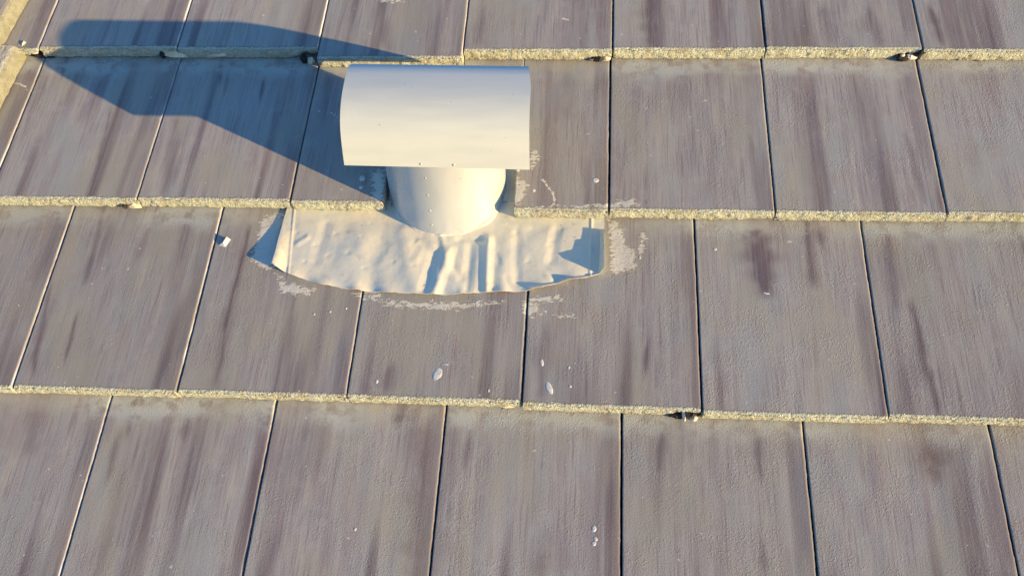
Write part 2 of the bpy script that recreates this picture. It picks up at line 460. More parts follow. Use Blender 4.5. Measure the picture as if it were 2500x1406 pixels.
def tile_chunk(r, i, u0, u1, y0, y1, butt=True, lo=False):
    """a slab with a rough nose; returns verts, faces and attributes in roof coordinates"""
    sh = tile_shape(r, i); sd = sh['seed']
    full1 = joint(r, i) + PW
    step = 0.006 if lo else 0.003
    nx = max(4, int(round((u1 - u0) / step)))
    eb = np.array([0.0, 0.0004, 0.0012, 0.0024, 0.0040])
    mid = np.linspace(u0 + 0.0064, u1 - 0.0064, max(3, nx - 3))
    xs = np.concatenate([u0 + eb, mid, u1 - eb[::-1]])
    ny = max(4, int(round((y1 - y0) / (step * 1.3))))
    ys = np.concatenate([y0 + np.array([0, .0006, .0016, .003, .005]), np.linspace(y0 + .008, y1, ny)])
    nb = 9
    X, V, Z, BU = [], [], [], []
    nose = NOSE[r] + (DV.get((r, i), 0.0))
    hs = HOLE.get((r, i), 0.0) if butt else 0.0
    lift = 0.0 * xs
    if hs:
        d = full1 - xs
        lift = (hs * 0.0275 * sstep(0.062, 0.034, d) + max(0, hs - .3) * 0.007 * sstep(.020, .004, d)) * (0.85 + 0.5 * vnoise(xs * 160, 0 * xs, sd + 40))
        lift = np.minimum(lift, 0.0250)
    # underside rows (head -> nose)
    for y in (y1, y0 + 0.075, y0 + 0.045):
        X.append(xs); V.append(nose + y + 0 * xs); Z.append(top_n(r, i, xs, nose + y + 0 * xs) - TH); BU.append(0 * xs)
    for y in (y0 + 0.035, y0 + 0.006):
        X.append(xs); V.append(nose + y + 0 * xs); Z.append(top_n(r, i, xs, nose + y + 0 * xs) - TH + lift); BU.append(0 * xs)
    # nose face
    jb = 0.0035 if butt else 0.0004
    ztop0 = top_n(r, i, xs, nose + y0 + 0 * xs)
    for k in range(nb):
        f = k / (nb - 1)
        zz = ztop0 - TH + lift + (TH - lift - 0.0020) * f
        jit = jb * (0.55 * vnoise(xs * 90, f * 3 + 0 * xs, sd + 5) + 0.75 * vnoise(xs * 330, f * 7 + 0 * xs, sd + 6) + 0.5 * vnoise(xs * 700, f * 14 + 0 * xs, sd + 8))
        bow = -0.0016 * math.sin(math.pi * f) if butt else 0
        if k == 0: zz = zz + (0.0016 * (vnoise(xs * 260, 0 * xs, sd + 7) + .2) + .0022 * vnoise(xs * 55, 0 * xs, sd + 9) + .002 * np.maximum(0, vnoise(xs * 22, 0 * xs, sd + 10) - .1) if butt else 0)
        X.append(xs); V.append(nose + y0 + jit + bow + (0.0012 * (1 - f))); Z.append(zz); BU.append(1 + 0 * xs)
    nose_jit = jb * (0.8 * vnoise(xs * 300, 0 * xs, sd + 11) + 0.5 * vnoise(xs * 70, 0 * xs, sd + 12) + (2.6 if butt else 0) * np.maximum(0, vnoise(xs * 38, 0 * xs, sd + 14) - .27))
    for y in ys:
        d = y - y0
        fall = max(0.0, 1 - d / 0.010)
        vv = nose + y + nose_jit * fall
        zz = top_n(r, i, xs, vv)
        if butt and d < 0.0060:
            zz = zz - (0.0022 * (1 - d / 0.0060) ** 2) * (1 + 1.4 * vnoise(xs * 420, 0 * xs + d * 900, sd + 13))
        X.append(xs); V.append(vv); Z.append(zz)
        BU.append((np.clip(1 - d / 0.015, 0, 1) ** 1.3 if butt else 0) + 0 * xs)
    X = np.array(X); V = np.array(V); Z = np.array(Z); BU = np.array(BU)
    # rounded long arrises on the top face
    dl = X - u0; dr = u1 - X
    rr = 0.0036
    rnd = lambda d, q: np.where(d < q, q - np.sqrt(np.maximum(0, q * q - (q - d) ** 2)), 0)
    k0 = 5 + nb
    chip = 1 + 0.9 * vnoise(V[k0:] * 160, 0 * V[k0:], sd + 21) + 1.2 * np.maximum(0, vnoise(V[k0:] * 30, 0 * V[k0:], sd + 22))
    Z[k0:] -= (rnd(dr[k0:], rr) * chip + 0.8 * rnd(dl[k0:], 0.0012)) * 0.9
    wob = 0.00045 * vnoise(V * 45, 0 * V, sd + 23) + 0.0003 * vnoise(V * 180, 0 * V, sd + 24)
    X = X + wob * (sstep(.006, .001, X - u0) - sstep(.006, .001, u1 - X))
    np_, nx_ = X.shape
    verts = np.stack([X, V, Z], -1).reshape(-1, 3)
    idx = np.arange(np_ * nx_).reshape(np_, nx_)
    a = idx[:-1, :-1].ravel(); b = idx[:-1, 1:].ravel(); c = idx[1:, 1:].ravel(); d = idx[1:, :-1].ravel()
    faces = np.stack([a, b, c, d], 1).tolist()
    faces += [tuple(idx[::-1, 0].tolist())[::-1], tuple(idx[:, -1].tolist())[::-1]]
    faces += [(int(idx[0, k + 1]), int(idx[0, k]), int(idx[-1, k]), int(idx[-1, k + 1])) for k in range(nx_ - 1)]
    return verts, faces, BU.reshape(-1)

def tile_attrs(r, i, verts, bu, u1_lap):
    sh = tile_shape(r, i); sd = sh['seed']
    u, v = verts[:, 0], verts[:, 1]
    y = v - NOSE[r]; E = HEAD[r] - NOSE[r]
    dark = np.zeros(len(u)); rust = np.zeros(len(u))
    for (a, b, w, s, k) in STREAK_UV:
        v1, v0 = a[1], b[1]
        if v0 > v.max() + .05 or v1 < v.min() - .05: continue
        tt = np.clip((v1 - v) / max(1e-6, v1 - v0), 0, 1)
        cx = a[0] + (b[0] - a[0]) * tt + 0.004 * vnoise(v * 30, 0 * v + a[0] * 77, 5)
        ww = 1.2 * w * (0.55 + 0.45 * np.sin(np.pi * np.clip(tt, .1, .9))) * (1 + .7 * vnoise(v * 50, 0 * v + a[0] * 31, 6))
        m = np.exp(-((u - cx) / (0.5 * ww)) ** 2 * 1.2)
        ends = sstep(v0 - .012, v0 + .025, v) * (1 - sstep(v1 - .015, v1 + .02, v)) if v1 < NOSE[r] + E - .02 else sstep(v0 - .012, v0 + .025, v)
        m = np.minimum(m * ends * s * 1.3, 0.92)
        if k == 'd': dark = np.maximum(dark, m)
        else: rust = np.maximum(rust, m)
    # wider soft streaks peculiar to each tile
    loc = u - joint(r, i)
    soft = sstep(0.10, 0.40, vnoise(loc * 34, y * 2.5, sd + 31)) * 0.40
    soft = soft * (0.6 + 0.8 * (vnoise(loc * 120, y * 5, sd + 32) + .5))
    dark = np.maximum(dark, soft * sstep(E, E * .6, y) + soft * .6)
    band = sstep(E - 0.055 - 0.03 * vnoise(loc * 22, 0 * u, sd + 33), E - 0.012, y) * (0.35 + 0.9 * sstep(-.25, .3, vnoise(loc * 9, 0 * u, sd + 34)))
    seal = np.zeros(len(u))
    for P in SEAL_UV:
        pa = np.array(P)
        if pa[:, 1].min() > v.max() + .02 or pa[:, 1].max() < v.min() - .02: continue
        if pa[:, 0].min() > u.max() + .02 or pa[:, 0].max() < u.min() - .02: continue
        d = poly_dist(u, v, P)
        sgn = np.where(in_poly(u, v, P), 1.0, -1.0)
        seal = np.maximum(seal, np.clip(0.46 + sgn * d / 0.028, 0, 0.84))
    for P in THREAD_UV:
        d = poly_dist(u, v, P, False)
        seal = np.maximum(seal, np.clip(0.85 - d / 0.006, 0, 1))
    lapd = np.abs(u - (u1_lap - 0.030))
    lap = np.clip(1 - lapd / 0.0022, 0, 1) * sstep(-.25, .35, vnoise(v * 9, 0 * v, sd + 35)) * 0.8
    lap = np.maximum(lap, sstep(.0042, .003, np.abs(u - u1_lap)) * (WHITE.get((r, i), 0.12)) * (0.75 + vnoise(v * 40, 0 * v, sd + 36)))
    dark = np.maximum(dark, 0.30 * sstep(.036, .028, u1_lap - u) * (0.4 + 1.2 * sstep(-.3, .3, vnoise(v * 7, 0 * v, sd + 37))))
    st = np.stack([np.clip(dark, 0, 1), np.clip(band, 0, 1), np.clip(rust, 0, 1), bu], 1)
    edge_d = np.minimum(np.abs(u - u1_lap), 1)
    rough = sh['rough'] * np.ones(len(u)) * sstep(0.0, 0.05, edge_d)
    sm = np.stack([seal, lap, rough, 0.5 + sh['tone'] + 0 * u], 1)
    puv = np.stack([u, v, verts[:, 2] + 0.37 * ((r * 13 + i * 7) % 11)], 1)
    return {'st': ('FLOAT_COLOR', st), 'sm': ('FLOAT_COLOR', sm), 'puv': ('FLOAT_VECTOR', puv)}

GAP = 0.0014
RAKE_U = -1.150
def make_tile(r, i, label, group, lo=False):
    u0 = joint(r, i) + GAP + tile_shape(r, i)['du']; u1 = joint(r, i) + PW - GAP
    u0 = max(u0, RAKE_U + 0.004)
    E = HEAD[r] - NOSE[r]
    L = E + 0.070
    chunks = []
    if (r, i) == (2, 2):                         # cut round the pipe
        chunks = [(u0, -0.2800, 0.0, L, True), (-0.2805, u1, 0.262, L, False)]
    elif (r, i) == (2, 3):
        chunks = [(-0.0330, u1, 0.0, L, True), (u0, -0.0325, 0.262, L, False)]
    else:
        chunks = [(u0, u1, 0.0, L, True)]
    V, Fc, B, n0 = [], [], [], 0
    for (a, b, y0, y1, bt) in chunks:
        v, f, bu = tile_chunk(r, i, a, b, y0, y1, bt, lo)
        V.append(v); B.append(bu)
        Fc += [tuple(k + n0 for k in q) for q in f]
        n0 += len(v)
    V = np.concatenate(V); B = np.concatenate(B)
    at_ = tile_attrs(r, i, V, B, joint(r, i) + PW)
    o = link_mesh("roof_tile", V, Fc, M_TILE, None, (0.5 * (max(u0, -2) + u1), NOSE[r], 0.0), True, at_)
    return tag(o, label, "roof tile", group)

G = "flat concrete roof tiles"
LABELS = {
 (1, -1): "narrow cut strip of tile against the edge capping, top course",
 (1, 0): "grey flat tile of the top course under the rounded tip of the shadow",
 (1, 1): "grey flat tile of the top course holding the broad middle of the shadow",
 (1, 2): "flat tile of the top course directly above the vent hood, slipped lower than its neighbours",
 (1, 3): "grey flat tile of the top course just right of the slipped tile above the hood",
 (1, 4): "flat tile of the top course with a dark purple streak near its left edge",
 (1, 5): "top-course tile with a dark mortar hole at its lower right corner",
 (1, 6): "flat tile in the top right corner with dark streaks beside its left joint",
 (2, -1): "narrow strip of dirty olive tile beside the edge capping, second course",
 (2, 0): "second-course tile by the left edge, its upper part under the pointed shadow",
 (2, 1): "second-course tile crossed by the notch in the lower edge of the blue shadow",
 (2, 2): "second-course tile left of the vent pipe, cut back around the pipe",
 (2, 3): "second-course tile right of the vent pipe, cut around it, with a white drip",
 (2, 4): "plain grey-brown tile of the second course, next but one right of the pipe",
 (2, 5): "rough grey tile of the second course below the mortar hole in the top course",
 (2, 6): "flat tile of the second course at the right edge of the photo",
 (3, -1): "third-course tile at the left edge of the photo, mostly cut off",
 (3, 0): "third-course tile between two white-lit joints, left of the pale flake",
 (3, 1): "third-course tile with the pale flake and a long dark streak, left of the metal skirt",
 (3, 2): "third-course tile below the middle of the metal skirt, with one large pale spot",
 (3, 3): "third-course tile under the right end of the metal skirt, ending at a dark open hole",
 (3, 4): "third-course tile with a wide purple stain running down from its top",
 (3, 5): "third-course tile at the right edge of the photo with a dark slanting streak",
 (4, -2): "bottom-course tile at the lower left edge of the photo, only a corner showing",
 (4, -1): "bottom-course tile in the lower left corner with a small dark pit",
 (4, 0): "bottom-course tile with brownish rust marks beside its white-lit left joint",
 (4, 1): "bottom-course tile with a short dark streak below the joint line, left of centre",
 (4, 2): "bottom-course tile in the middle with three small pale spots near its right edge",
 (4, 3): "bottom-course tile below the dark open hole, right of centre",
 (4, 4): "bottom-course tile with a reddish stain at its top right",
 (4, 5): "bottom-course tile in the lower right corner, only a sliver showing",
}
del LABELS[(4, -2)]
for key in LABELS:
    make_tile(*key, LABELS[key], G)
OUT = "flat grey-brown tile of the same roof lying outside the photo's frame"
for r, rng in ((0, range(-1, 8)), (1, (7,)), (2, (7,)), (3, (6, 7)), (4, (-2, 6)), (5, range(-1, 7))):
    for i in rng:
        make_tile(r, i, OUT, "roof tiles outside the photo", lo=True)

# ------------------------------------------------------------------ edge capping on the left
def rake(r, ua, va, ub, vb, label):
    """L-shaped capping piece, its inner face runs from (ua, va) down to (ub, vb)"""
    d = np.array([ub - ua, vb - va]); Ld = np.hypot(*d); d /= Ld
    p = np.array([d[1], -d[0]])                # to the left of the run, away from the tiles
    if p[0] > 0: p = -p
    ns = 60
    prof = [(0.002, 0.0015), (0.0, 0.0), (0.0005, 0.018), (0.003, 0.031), (0.007, 0.0355), (0.013, 0.037), (0.05, 0.038), (0.09, 0.038), (0.128, 0.037), (0.134, 0.032), (0.136, -0.11), (0.122, -0.11), (0.12, 0.018), (0.02, 0.016), (0.018, 0.0015)]
    rows = []
    E = Ld
    for k in range(ns + 1):
        s = k / ns
        c = np.array([ua, va]) + d * Ld * s
        nb = -T * (1 - s) + 0.004
        row = []
        for j, (w, z) in enumerate(prof):
            jj = 0.0016 * float(vnoise(s * Ld * 90, w * 400 + z * 300, 50 + r)) if j < 6 else 0
            row.append((c[0] + p[0] * (w + jj), c[1] + p[1] * (w + jj), nb + z + jj * .6))
        rows.append(row)
    V = np.array(rows); nk, m, _ = V.shape
    idx = np.arange(nk * m).reshape(nk, m)
    faces = []
    for a in range(nk - 1):
        for b in range(m):
            b2 = (b + 1) % m
            faces.append((int(idx[a, b]), int(idx[a + 1, b]), int(idx[a + 1, b2]), int(idx[a, b2])))
    faces += [tuple(idx[0].tolist()), tuple(idx[-1].tolist()[::-1])]
    V = V.reshape(-1, 3)
    bu = np.where((np.arange(len(V)) % m) < 4, 1.0, 0.0) * 0.95
    bu[:] = 0.0
    aa = tile_attrs(r, -3, V, bu, 5.0)
    o = link_mesh("edge_capping", V, faces, M_CAPSIDE, None, (ua - .06, va, 0), False, aa)
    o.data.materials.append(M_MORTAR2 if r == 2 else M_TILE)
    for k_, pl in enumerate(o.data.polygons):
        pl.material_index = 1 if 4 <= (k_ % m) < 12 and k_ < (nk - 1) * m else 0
    return tag(o, label, "roof edge tile", "capping tiles along the left roof edge")
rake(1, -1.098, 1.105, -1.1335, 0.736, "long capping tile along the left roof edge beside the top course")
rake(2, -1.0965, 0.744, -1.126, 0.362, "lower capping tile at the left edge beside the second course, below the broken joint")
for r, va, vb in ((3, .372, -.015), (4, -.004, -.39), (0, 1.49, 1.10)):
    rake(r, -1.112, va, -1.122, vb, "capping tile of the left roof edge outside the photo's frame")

# ------------------------------------------------------------------ roof vent
PU, PV, PR, BETA = -0.1655, 0.4542, 0.1122, 0.375
vent = empty("roof_vent", (PU, PV, -0.03))
tag(vent, "pale sheet-metal roof vent with half-round hood on a wide pipe and dented skirt", "roof vent")
VO = np.array([PU, PV, -0.03])

def part(name, V, Fc, mat, parent=vent, smooth=True, origin=VO):
    V = np.asarray(V, float)
    return link_mesh(name, V - origin + np.zeros(3), Fc, mat, parent, (0, 0, 0), smooth)

# hood: bent sheet, open at both ends
PROF = np.array([(0.3897, 0.1228), (0.4031, 0.1437), (0.4179, 0.1640), (0.4335, 0.1795), (0.4536, 0.1903), (0.4770, 0.1955), (0.5020, 0.1957),
                 (0.5288, 0.1918), (0.5460, 0.1880), (0.5625, 0.1795), (0.5785, 0.1630), (0.5905, 0.1460), (0.6000, 0.1270), (0.6110, 0.1080), (0.6230, 0.0800), (0.6317, 0.0549)])
def catmull(P, n):
    P = np.vstack([2 * P[0] - P[1], P, 2 * P[-1] - P[-2]])
    out = []
    for k in range(1, len(P) - 2):
        for s in np.linspace(0, 1, n, endpoint=False):
            a, b, c, d = P[k - 1], P[k], P[k + 1], P[k + 2]
            out.append(0.5 * (2 * b + (c - a) * s + (2 * a - 5 * b + 4 * c - d) * s * s + (3 * b - a - 3 * c + d) * s ** 3))
    out.append(P[-2])
    return np.array(out)
prof = catmull(PROF, 6)
for _ in range(6):                          # even the sheet out
    prof[1:-1] = 0.25 * prof[:-2] + 0.5 * prof[1:-1] + 0.25 * prof[2:]
prof[0] = PROF[0]
dp = np.gradient(prof, axis=0); dp /= np.linalg.norm(dp, axis=1)[:, None]
nrm = np.c_[-dp[:, 1], dp[:, 0]]
inner = prof - nrm * 0.0014
HU, HL, PSI = -0.32531, 0.32718, -0.0152
loop = np.vstack([prof, inner[::-1]])
nu = 40
V = []
for k in range(nu + 1):
    s = HL * k / nu
    for j, (v, n) in enumerate(loop):
        s2 = s * (1 - 0.045 * float(sstep(0.50, 0.63, v)))
        V.append((HU + s2 * math.cos(PSI), v + s2 * math.sin(PSI), n))
m = len(loop)
Fc = []
for k in range(nu):
    for j in range(m):
        j2 = (j + 1) % m
        Fc.append((k * m + j, (k + 1) * m + j, (k + 1) * m + j2, k * m + j2))
h = len(prof)
for k in (0, nu):
    for j in range(h - 1):
        q = (k * m + j, k * m + j + 1, k * m + m - 2 - j, k * m + m - 1 - j)
        Fc.append(q if k == 0 else q[::-1])
hood = part("hood", V, Fc, M_HOOD)
hood.data.set_sharp_from_angle(angle=math.radians(40))

def dome(c, axis, rad, hgt, seg=12):
    c = np.array(c, float); ax = Vector(axis).normalized()
    qv = Vector((0, 0, 1)).rotation_difference(ax).to_matrix()
    V, Fc = [], []
    rings = [(1.0, -0.0006), (1.0, .15), (.85, .6), (.5, .92)]
    for rr, zz in rings:
        for k in range(seg):
            a = 2 * math.pi * k / seg
            V.append(c + np.array(qv @ Vector((rad * rr * math.cos(a), rad * rr * math.sin(a), hgt * zz if zz > 0 else zz))))
    V.append(c + np.array(qv @ Vector((0, 0, hgt))))
    for q in range(len(rings) - 1):
        for k in range(seg):
            k2 = (k + 1) % seg
            Fc.append((q * seg + k, q * seg + k2, (q + 1) * seg + k2, (q + 1) * seg + k))
    for k in range(seg):
        Fc.append(((len(rings) - 1) * seg + k, (len(rings) - 1) * seg + (k + 1) % seg, len(V) - 1))
    Fc.append(tuple(range(seg))[::-1])
    return V, Fc
for uu, off in ((-0.1885, 4), (-0.1555, 3), (-0.1305, 4)):
    c = prof[off // 2 + 0] if False else prof[1] * 0.6 + prof[2] * 0.4
    nn = nrm[1]
    v_, f_ = dome((uu, c[0] + (uu - HU) * PSI, c[1] - (0.004 if off == 3 else 0)), (0, nn[0], nn[1]), 0.0022, 0.0012)
    part("rivet", v_, f_, M_STEEL, hood)

# pipe: vertical, so it leans up the slope in roof coordinates
wn_ = np.array([0, BETA, 1.0])
seg, V, Fc = 96, [], []
def pipe_top(a):
    v = PV + PR * math.sin(a)
    # front is fastened to the hood's lower edge, the rim is level
    n = 0.12
    for _ in range(12):
        vr = v + BETA * n
        n = min(0.132, float(np.interp(vr, prof[:, 0], prof[:, 1])) - 0.007 if vr > 0.400 else 0.1215)
    return max(0.03, n)
zr = 14
for side, rad in ((0, PR), (1, PR - 0.0016)):
    for j in range(zr + 1):
        for k in range(seg):
            a = 2 * math.pi * k / seg
            n0, n1 = -0.046, pipe_top(a)
            n = n0 + (n1 - n0) * j / zr
            V.append((PU + rad * math.cos(a) + 0, PV + rad * math.sin(a) + BETA * n, n))
def pid(s, j, k): return (s * (zr + 1) + j) * seg + k % seg
for k in range(seg):
    for j in range(zr):
        Fc.append((pid(0, j, k), pid(0, j, k + 1), pid(0, j + 1, k + 1), pid(0, j + 1, k)))
        Fc.append((pid(1, j, k + 1), pid(1, j, k), pid(1, j + 1, k), pid(1, j + 1, k + 1)))
    Fc.append((pid(0, zr, k), pid(0, zr, k + 1), pid(1, zr, k + 1), pid(1, zr, k)))
pipe = part("pipe", V, Fc, M_PIPE)
pipe.data.set_sharp_from_angle(angle=math.radians(40))
# rivets of the lap seam down the front of the pipe
sa = math.radians(-99.5)
for n in (0.098, 0.062, 0.028, -0.004):
    v_, f_ = dome((PU + PR * math.cos(sa), PV + PR * math.sin(sa) + BETA * n, n), (math.cos(sa), math.sin(sa), -BETA * math.sin(sa)), 0.0017, 0.0009)
    part("rivet", v_, f_, M_STEEL, pipe)

# skirt: soft sheet dressed over the tiles of the third course
LOW = flat([(668, 652), (700, 668), (760, 690), (820, 702), (885, 711), (960, 716), (1030, 720), (1085, 720), (1140, 718), (1200, 716), (1285, 712), (1330, 703), (1380, 690), (1430, 680), (1474, 667)])
LOW = np.array(LOW)
UL0, UL1 = LOW[0, 0], LOW[-1, 0]
def low_v(u): return np.interp(u, LOW[:, 0], LOW[:, 1])
RIDGE = [  # (x0, y0, x1, y1, width px, height m)
    (1098, 610, 1060, 722, 18, .0041), (1192, 585, 1188, 715, 15, .0046), (985, 560, 1010, 705, 26, .0034), (1238, 590, 1225, 712, 22, .0022),
    (890, 570, 830, 690, 40, .0020), (1300, 585, 1330, 700, 44, .0014), (1150, 600, 1140, 712, 16, -.0024), (1060, 620, 1035, 712, 16, -.0022),
    (930, 585, 900, 700, 24, -.0018), (740, 545, 715, 660, 30, .0012), (1400, 560, 1405, 660, 30, .0010), (800, 540, 770, 640, 18, -.0014),
    (1262, 560, 1262, 690, 14, -.0012), (1120, 585, 1180, 590, 12, -.002), (1020, 590, 1060, 600, 14, .0014), (1360, 550, 1345, 640, 16, -.0016)]
rk = random.Random(12)
for k in range(20):
    cx = rk.uniform(720, 1440); cy = rk.uniform(585, 700) if rk.random() < .75 else rk.uniform(545, 700)
    if abs(cx - 1090) > 240 and rk.random() < .35: continue
    a = math.atan2(cy - 450, cx - 1088) + rk.uniform(-.45, .45); l = rk.uniform(12, 38)
    RIDGE.append((cx - l * math.cos(a), cy - l * math.sin(a), cx + l * math.cos(a), cy + l * math.sin(a), rk.uniform(9, 17), rk.choice((1, 1, -1)) * rk.uniform(.0006, .0014)))
RUV = []
for x0, y0, x1, y1, w, hh in RIDGE:
    a, b = flat([(x0, y0), (x1, y1)]); RUV.append((a, b, w / 1300.0, hh))
DENTS = [(rnd_x, rnd_y) for rnd_x, rnd_y in ((820, 572), (884, 580), (770, 600), (905, 545), (1345, 590), (1370, 560), (1390, 620), (960, 640), (850, 620), (800, 625), (1340, 600), (745, 640), (1420, 600), (890, 655), (1290, 640), (1260, 570), (870, 540), (725, 570), (1010, 650))]
DUV = flat(DENTS)
def skirt_n(u, v):
    z = -T * v / (HEAD[3] - NOSE[3]) + 0.0032 - 0.0014 * sstep(.07, 0.0, np.hypot(u - PU, v - PV) - PR)
    body = sstep(0.372, 0.345, v)
    for (a, b, w, hh) in RUV:
        a_ = np.array(a); b_ = np.array(b); e = b_ - a_
        s = ((u - a_[0]) * e[0] + (v - a_[1]) * e[1]) / (e @ e)
        sc = np.clip(s, 0, 1)
        d = np.hypot(u - a_[0] - sc * e[0], v - a_[1] - sc * e[1])
        z = z + (0.72 * hh * np.exp(-(d / w) ** 2 * 1.3) if w > 0.016 else 0.85 * hh * np.clip(1.15 - d / w, 0, 1) ** 1.25) * sstep(-.25, .1, s) * body
    for (a, b) in DUV:
        z = z - 0.0006 * np.exp(-(((u - a) / .0045) ** 2 + ((v - b) / .0035) ** 2)) * body
    z = z + (0.0008 * vnoise(u * 22, v * 16, 71) + 0.0006 * vnoise(u * 60, v * 40, 72)) * body
    # raised at the foot of the pipe
    dpipe = np.hypot(u - PU, v - (PV + BETA * -0.028)) - PR
    z = z + 0.0004 * np.exp(-np.maximum(0, dpipe) / 0.008)
    # lower rim scalloped
    dlow = v - low_v(u)
    z = z + np.exp(-np.maximum(0, dlow) / 0.012) * (0.0016 * np.sin(u * 95) + 0.0035 * vnoise(u * 42, 0 * u, 73) + 0.0006)
    # left end stands off the tiles, right end is turned up into a lip
    z = z + 0.0120 * sstep(UL0 + 0.030, UL0, u) * np.clip((0.385 - v) / 0.125, 0, 1.1) ** 1.6
    z = z + (0.0105 + 0.10 * np.clip(0.335 - v, 0, .1)) * sstep(UL1 - 0.0085, UL1 - 0.0005, u) * sstep(0.352, 0.338, v) * (1 + 0.26 * vnoise(v * 60, 0 * v, 75) + .10 * vnoise(v * 170, 0 * v, 85))
    lr = sstep(0.0065, 0.0, dlow) * (sstep(0.0, 0.012, u) * sstep(UL1 + .01, UL1 - 0.02, u))
    z = z + 0.0042 * lr * (1 + 0.8 * vnoise(u * 55, 0 * u, 76))
    # hem folds near both ends
    z = z + 0.0011 * np.exp(-((u - (UL0 + 0.031 - 0.10 * (v - .25))) / .0016) ** 2)
    z = z + 0.0013 * np.exp(-((u - (UL1 - 0.024)) / .0018) ** 2)
    return z
nu_, nv_ = 300, 90
uu = np.linspace(UL0, UL1, nu_)
uu = np.concatenate([uu[:-8], np.linspace(uu[-8], UL1, 22)]); nu_ = len(uu)
rows = []
rim = 0.0012 * vnoise(uu * 120, 0 * uu, 77) + 0.0018 * vnoise(uu * 45, 0 * uu, 78)
for j in range(nv_):
    f = j / (nv_ - 1)
    v0 = low_v(uu) + rim
    v = v0 + (0.410 - v0) * f
    skew = 0.004 * vnoise(v * 25, 0 * v, 79)
    uj = uu + np.where(uu < UL0 + .02, (UL0 + .02 - uu) / .02, 0) * (0.003 * f + skew * .5)
    rows.append(np.stack([uj, v, skirt_n(uj, v)], 1))
top = np.array(rows)
bot = top.copy(); bot[:, :, 2] -= 0.0013
V = np.concatenate([top.reshape(-1, 3), bot.reshape(-1, 3)])
Nn = nu_ * nv_
idx = np.arange(Nn).reshape(nv_, nu_)
# cut the sheet where the pipe stands
cen = top.reshape(-1, 3)
inside = np.hypot(cen[:, 0] - PU, cen[:, 1] - (PV + BETA * cen[:, 2])) < PR - 0.004
Fc = []
for j in range(nv_ - 1):
    for k in range(nu_ - 1):
        q = (int(idx[j, k]), int(idx[j, k + 1]), int(idx[j + 1, k + 1]), int(idx[j + 1, k]))
        if all(inside[x] for x in q): continue
        Fc.append(q); Fc.append(tuple(x + Nn for x in q[::-1]))
ring = idx[0].tolist() + idx[1:, -1].tolist() + idx[-1, ::-1][1:].tolist() + idx[::-1, 0][1:-1].tolist()
for a, b in zip(ring, ring[1:] + ring[:1]):
    Fc.append((a + Nn, b + Nn, b, a))
skirt = part("skirt", V, Fc, M_FLASH)
skirt.data.set_sharp_from_angle(angle=math.radians(60))

# base plate in the cut-out between the tiles
u0, u1, v0, v1 = -0.2775, -0.0355, 0.4095, 0.6390
n_, m_ = 40, 36
V, Fc = [], []
for j in range(m_ + 1):
    for k in range(n_ + 1):
        u = u0 + (u1 - u0) * k / n_; v = v0 + (v1 - v0) * j / m_
        d = math.hypot(u - PU, v - (PV - BETA * .03)) - PR
        V.append((u, v, -0.0345 - 0.03 * (v - v0) + 0.006 * math.exp(-max(0, d) / .008) + 0.001 * float(vnoise(u * 40, v * 40, 81))))
inn = [math.hypot(x[0] - PU, x[1] - (PV + BETA * x[2])) < PR - .006 for x in V]
for j in range(m_):
    for k in range(n_):
        q = (j * (n_ + 1) + k, j * (n_ + 1) + k + 1, (j + 1) * (n_ + 1) + k + 1, (j + 1) * (n_ + 1) + k)
        if not all(inn[x] for x in q): Fc.append(q)
part("base_plate", V, Fc, M_FLASH)

# sealant bead round the front of the pipe foot
V, Fc = [], []
nb_, nr_ = 90, 8
for k in range(nb_ + 1):
    a = math.radians(-160 + 140 * k / nb_)
    rb = 0.0020 + 0.0018 * float(vnoise(k * .23, 0, 91)) + 0.003 * math.exp(-((k - 74) / 7) ** 2)
    rb *= min(1, k / 4 + .15, (nb_ - k) / 4 + .15)
    uu_ = PU + (PR + 0.0015) * math.cos(a); vv_ = PV + (PR + 0.0015) * math.sin(a) - BETA * .02
    nn_ = float(skirt_n(np.array([uu_]), np.array([vv_]))[0]) if vv_ < .405 else -0.024
    for q in range(nr_):
        t_ = 2 * math.pi * q / nr_
        V.append((uu_ + rb * 1.5 * math.cos(t_) * math.cos(a), vv_ + rb * 1.5 * math.cos(t_) * math.sin(a), nn_ + rb * .8 * math.sin(t_)))
for k in range(nb_):
    for q in range(nr_):
        q2 = (q + 1) % nr_
        Fc.append((k * nr_ + q, (k + 1) * nr_ + q, (k + 1) * nr_ + q2, k * nr_ + q2))
part("sealant_bead", V, Fc, M_SEAL)

# ------------------------------------------------------------------ small things on the tiles
def tile_at(u, v):
    for r in (0, 1, 2, 3, 4, 5):
        if v >= NOSE[r]:
            return r, int(math.floor((u - OFF[r]) / PW)) + 3
    return 5, 0
def n_at(u, v):
    r, i = tile_at(u, v)
    return float(top_n(r, i, np.array([u]), np.array([v]))[0])

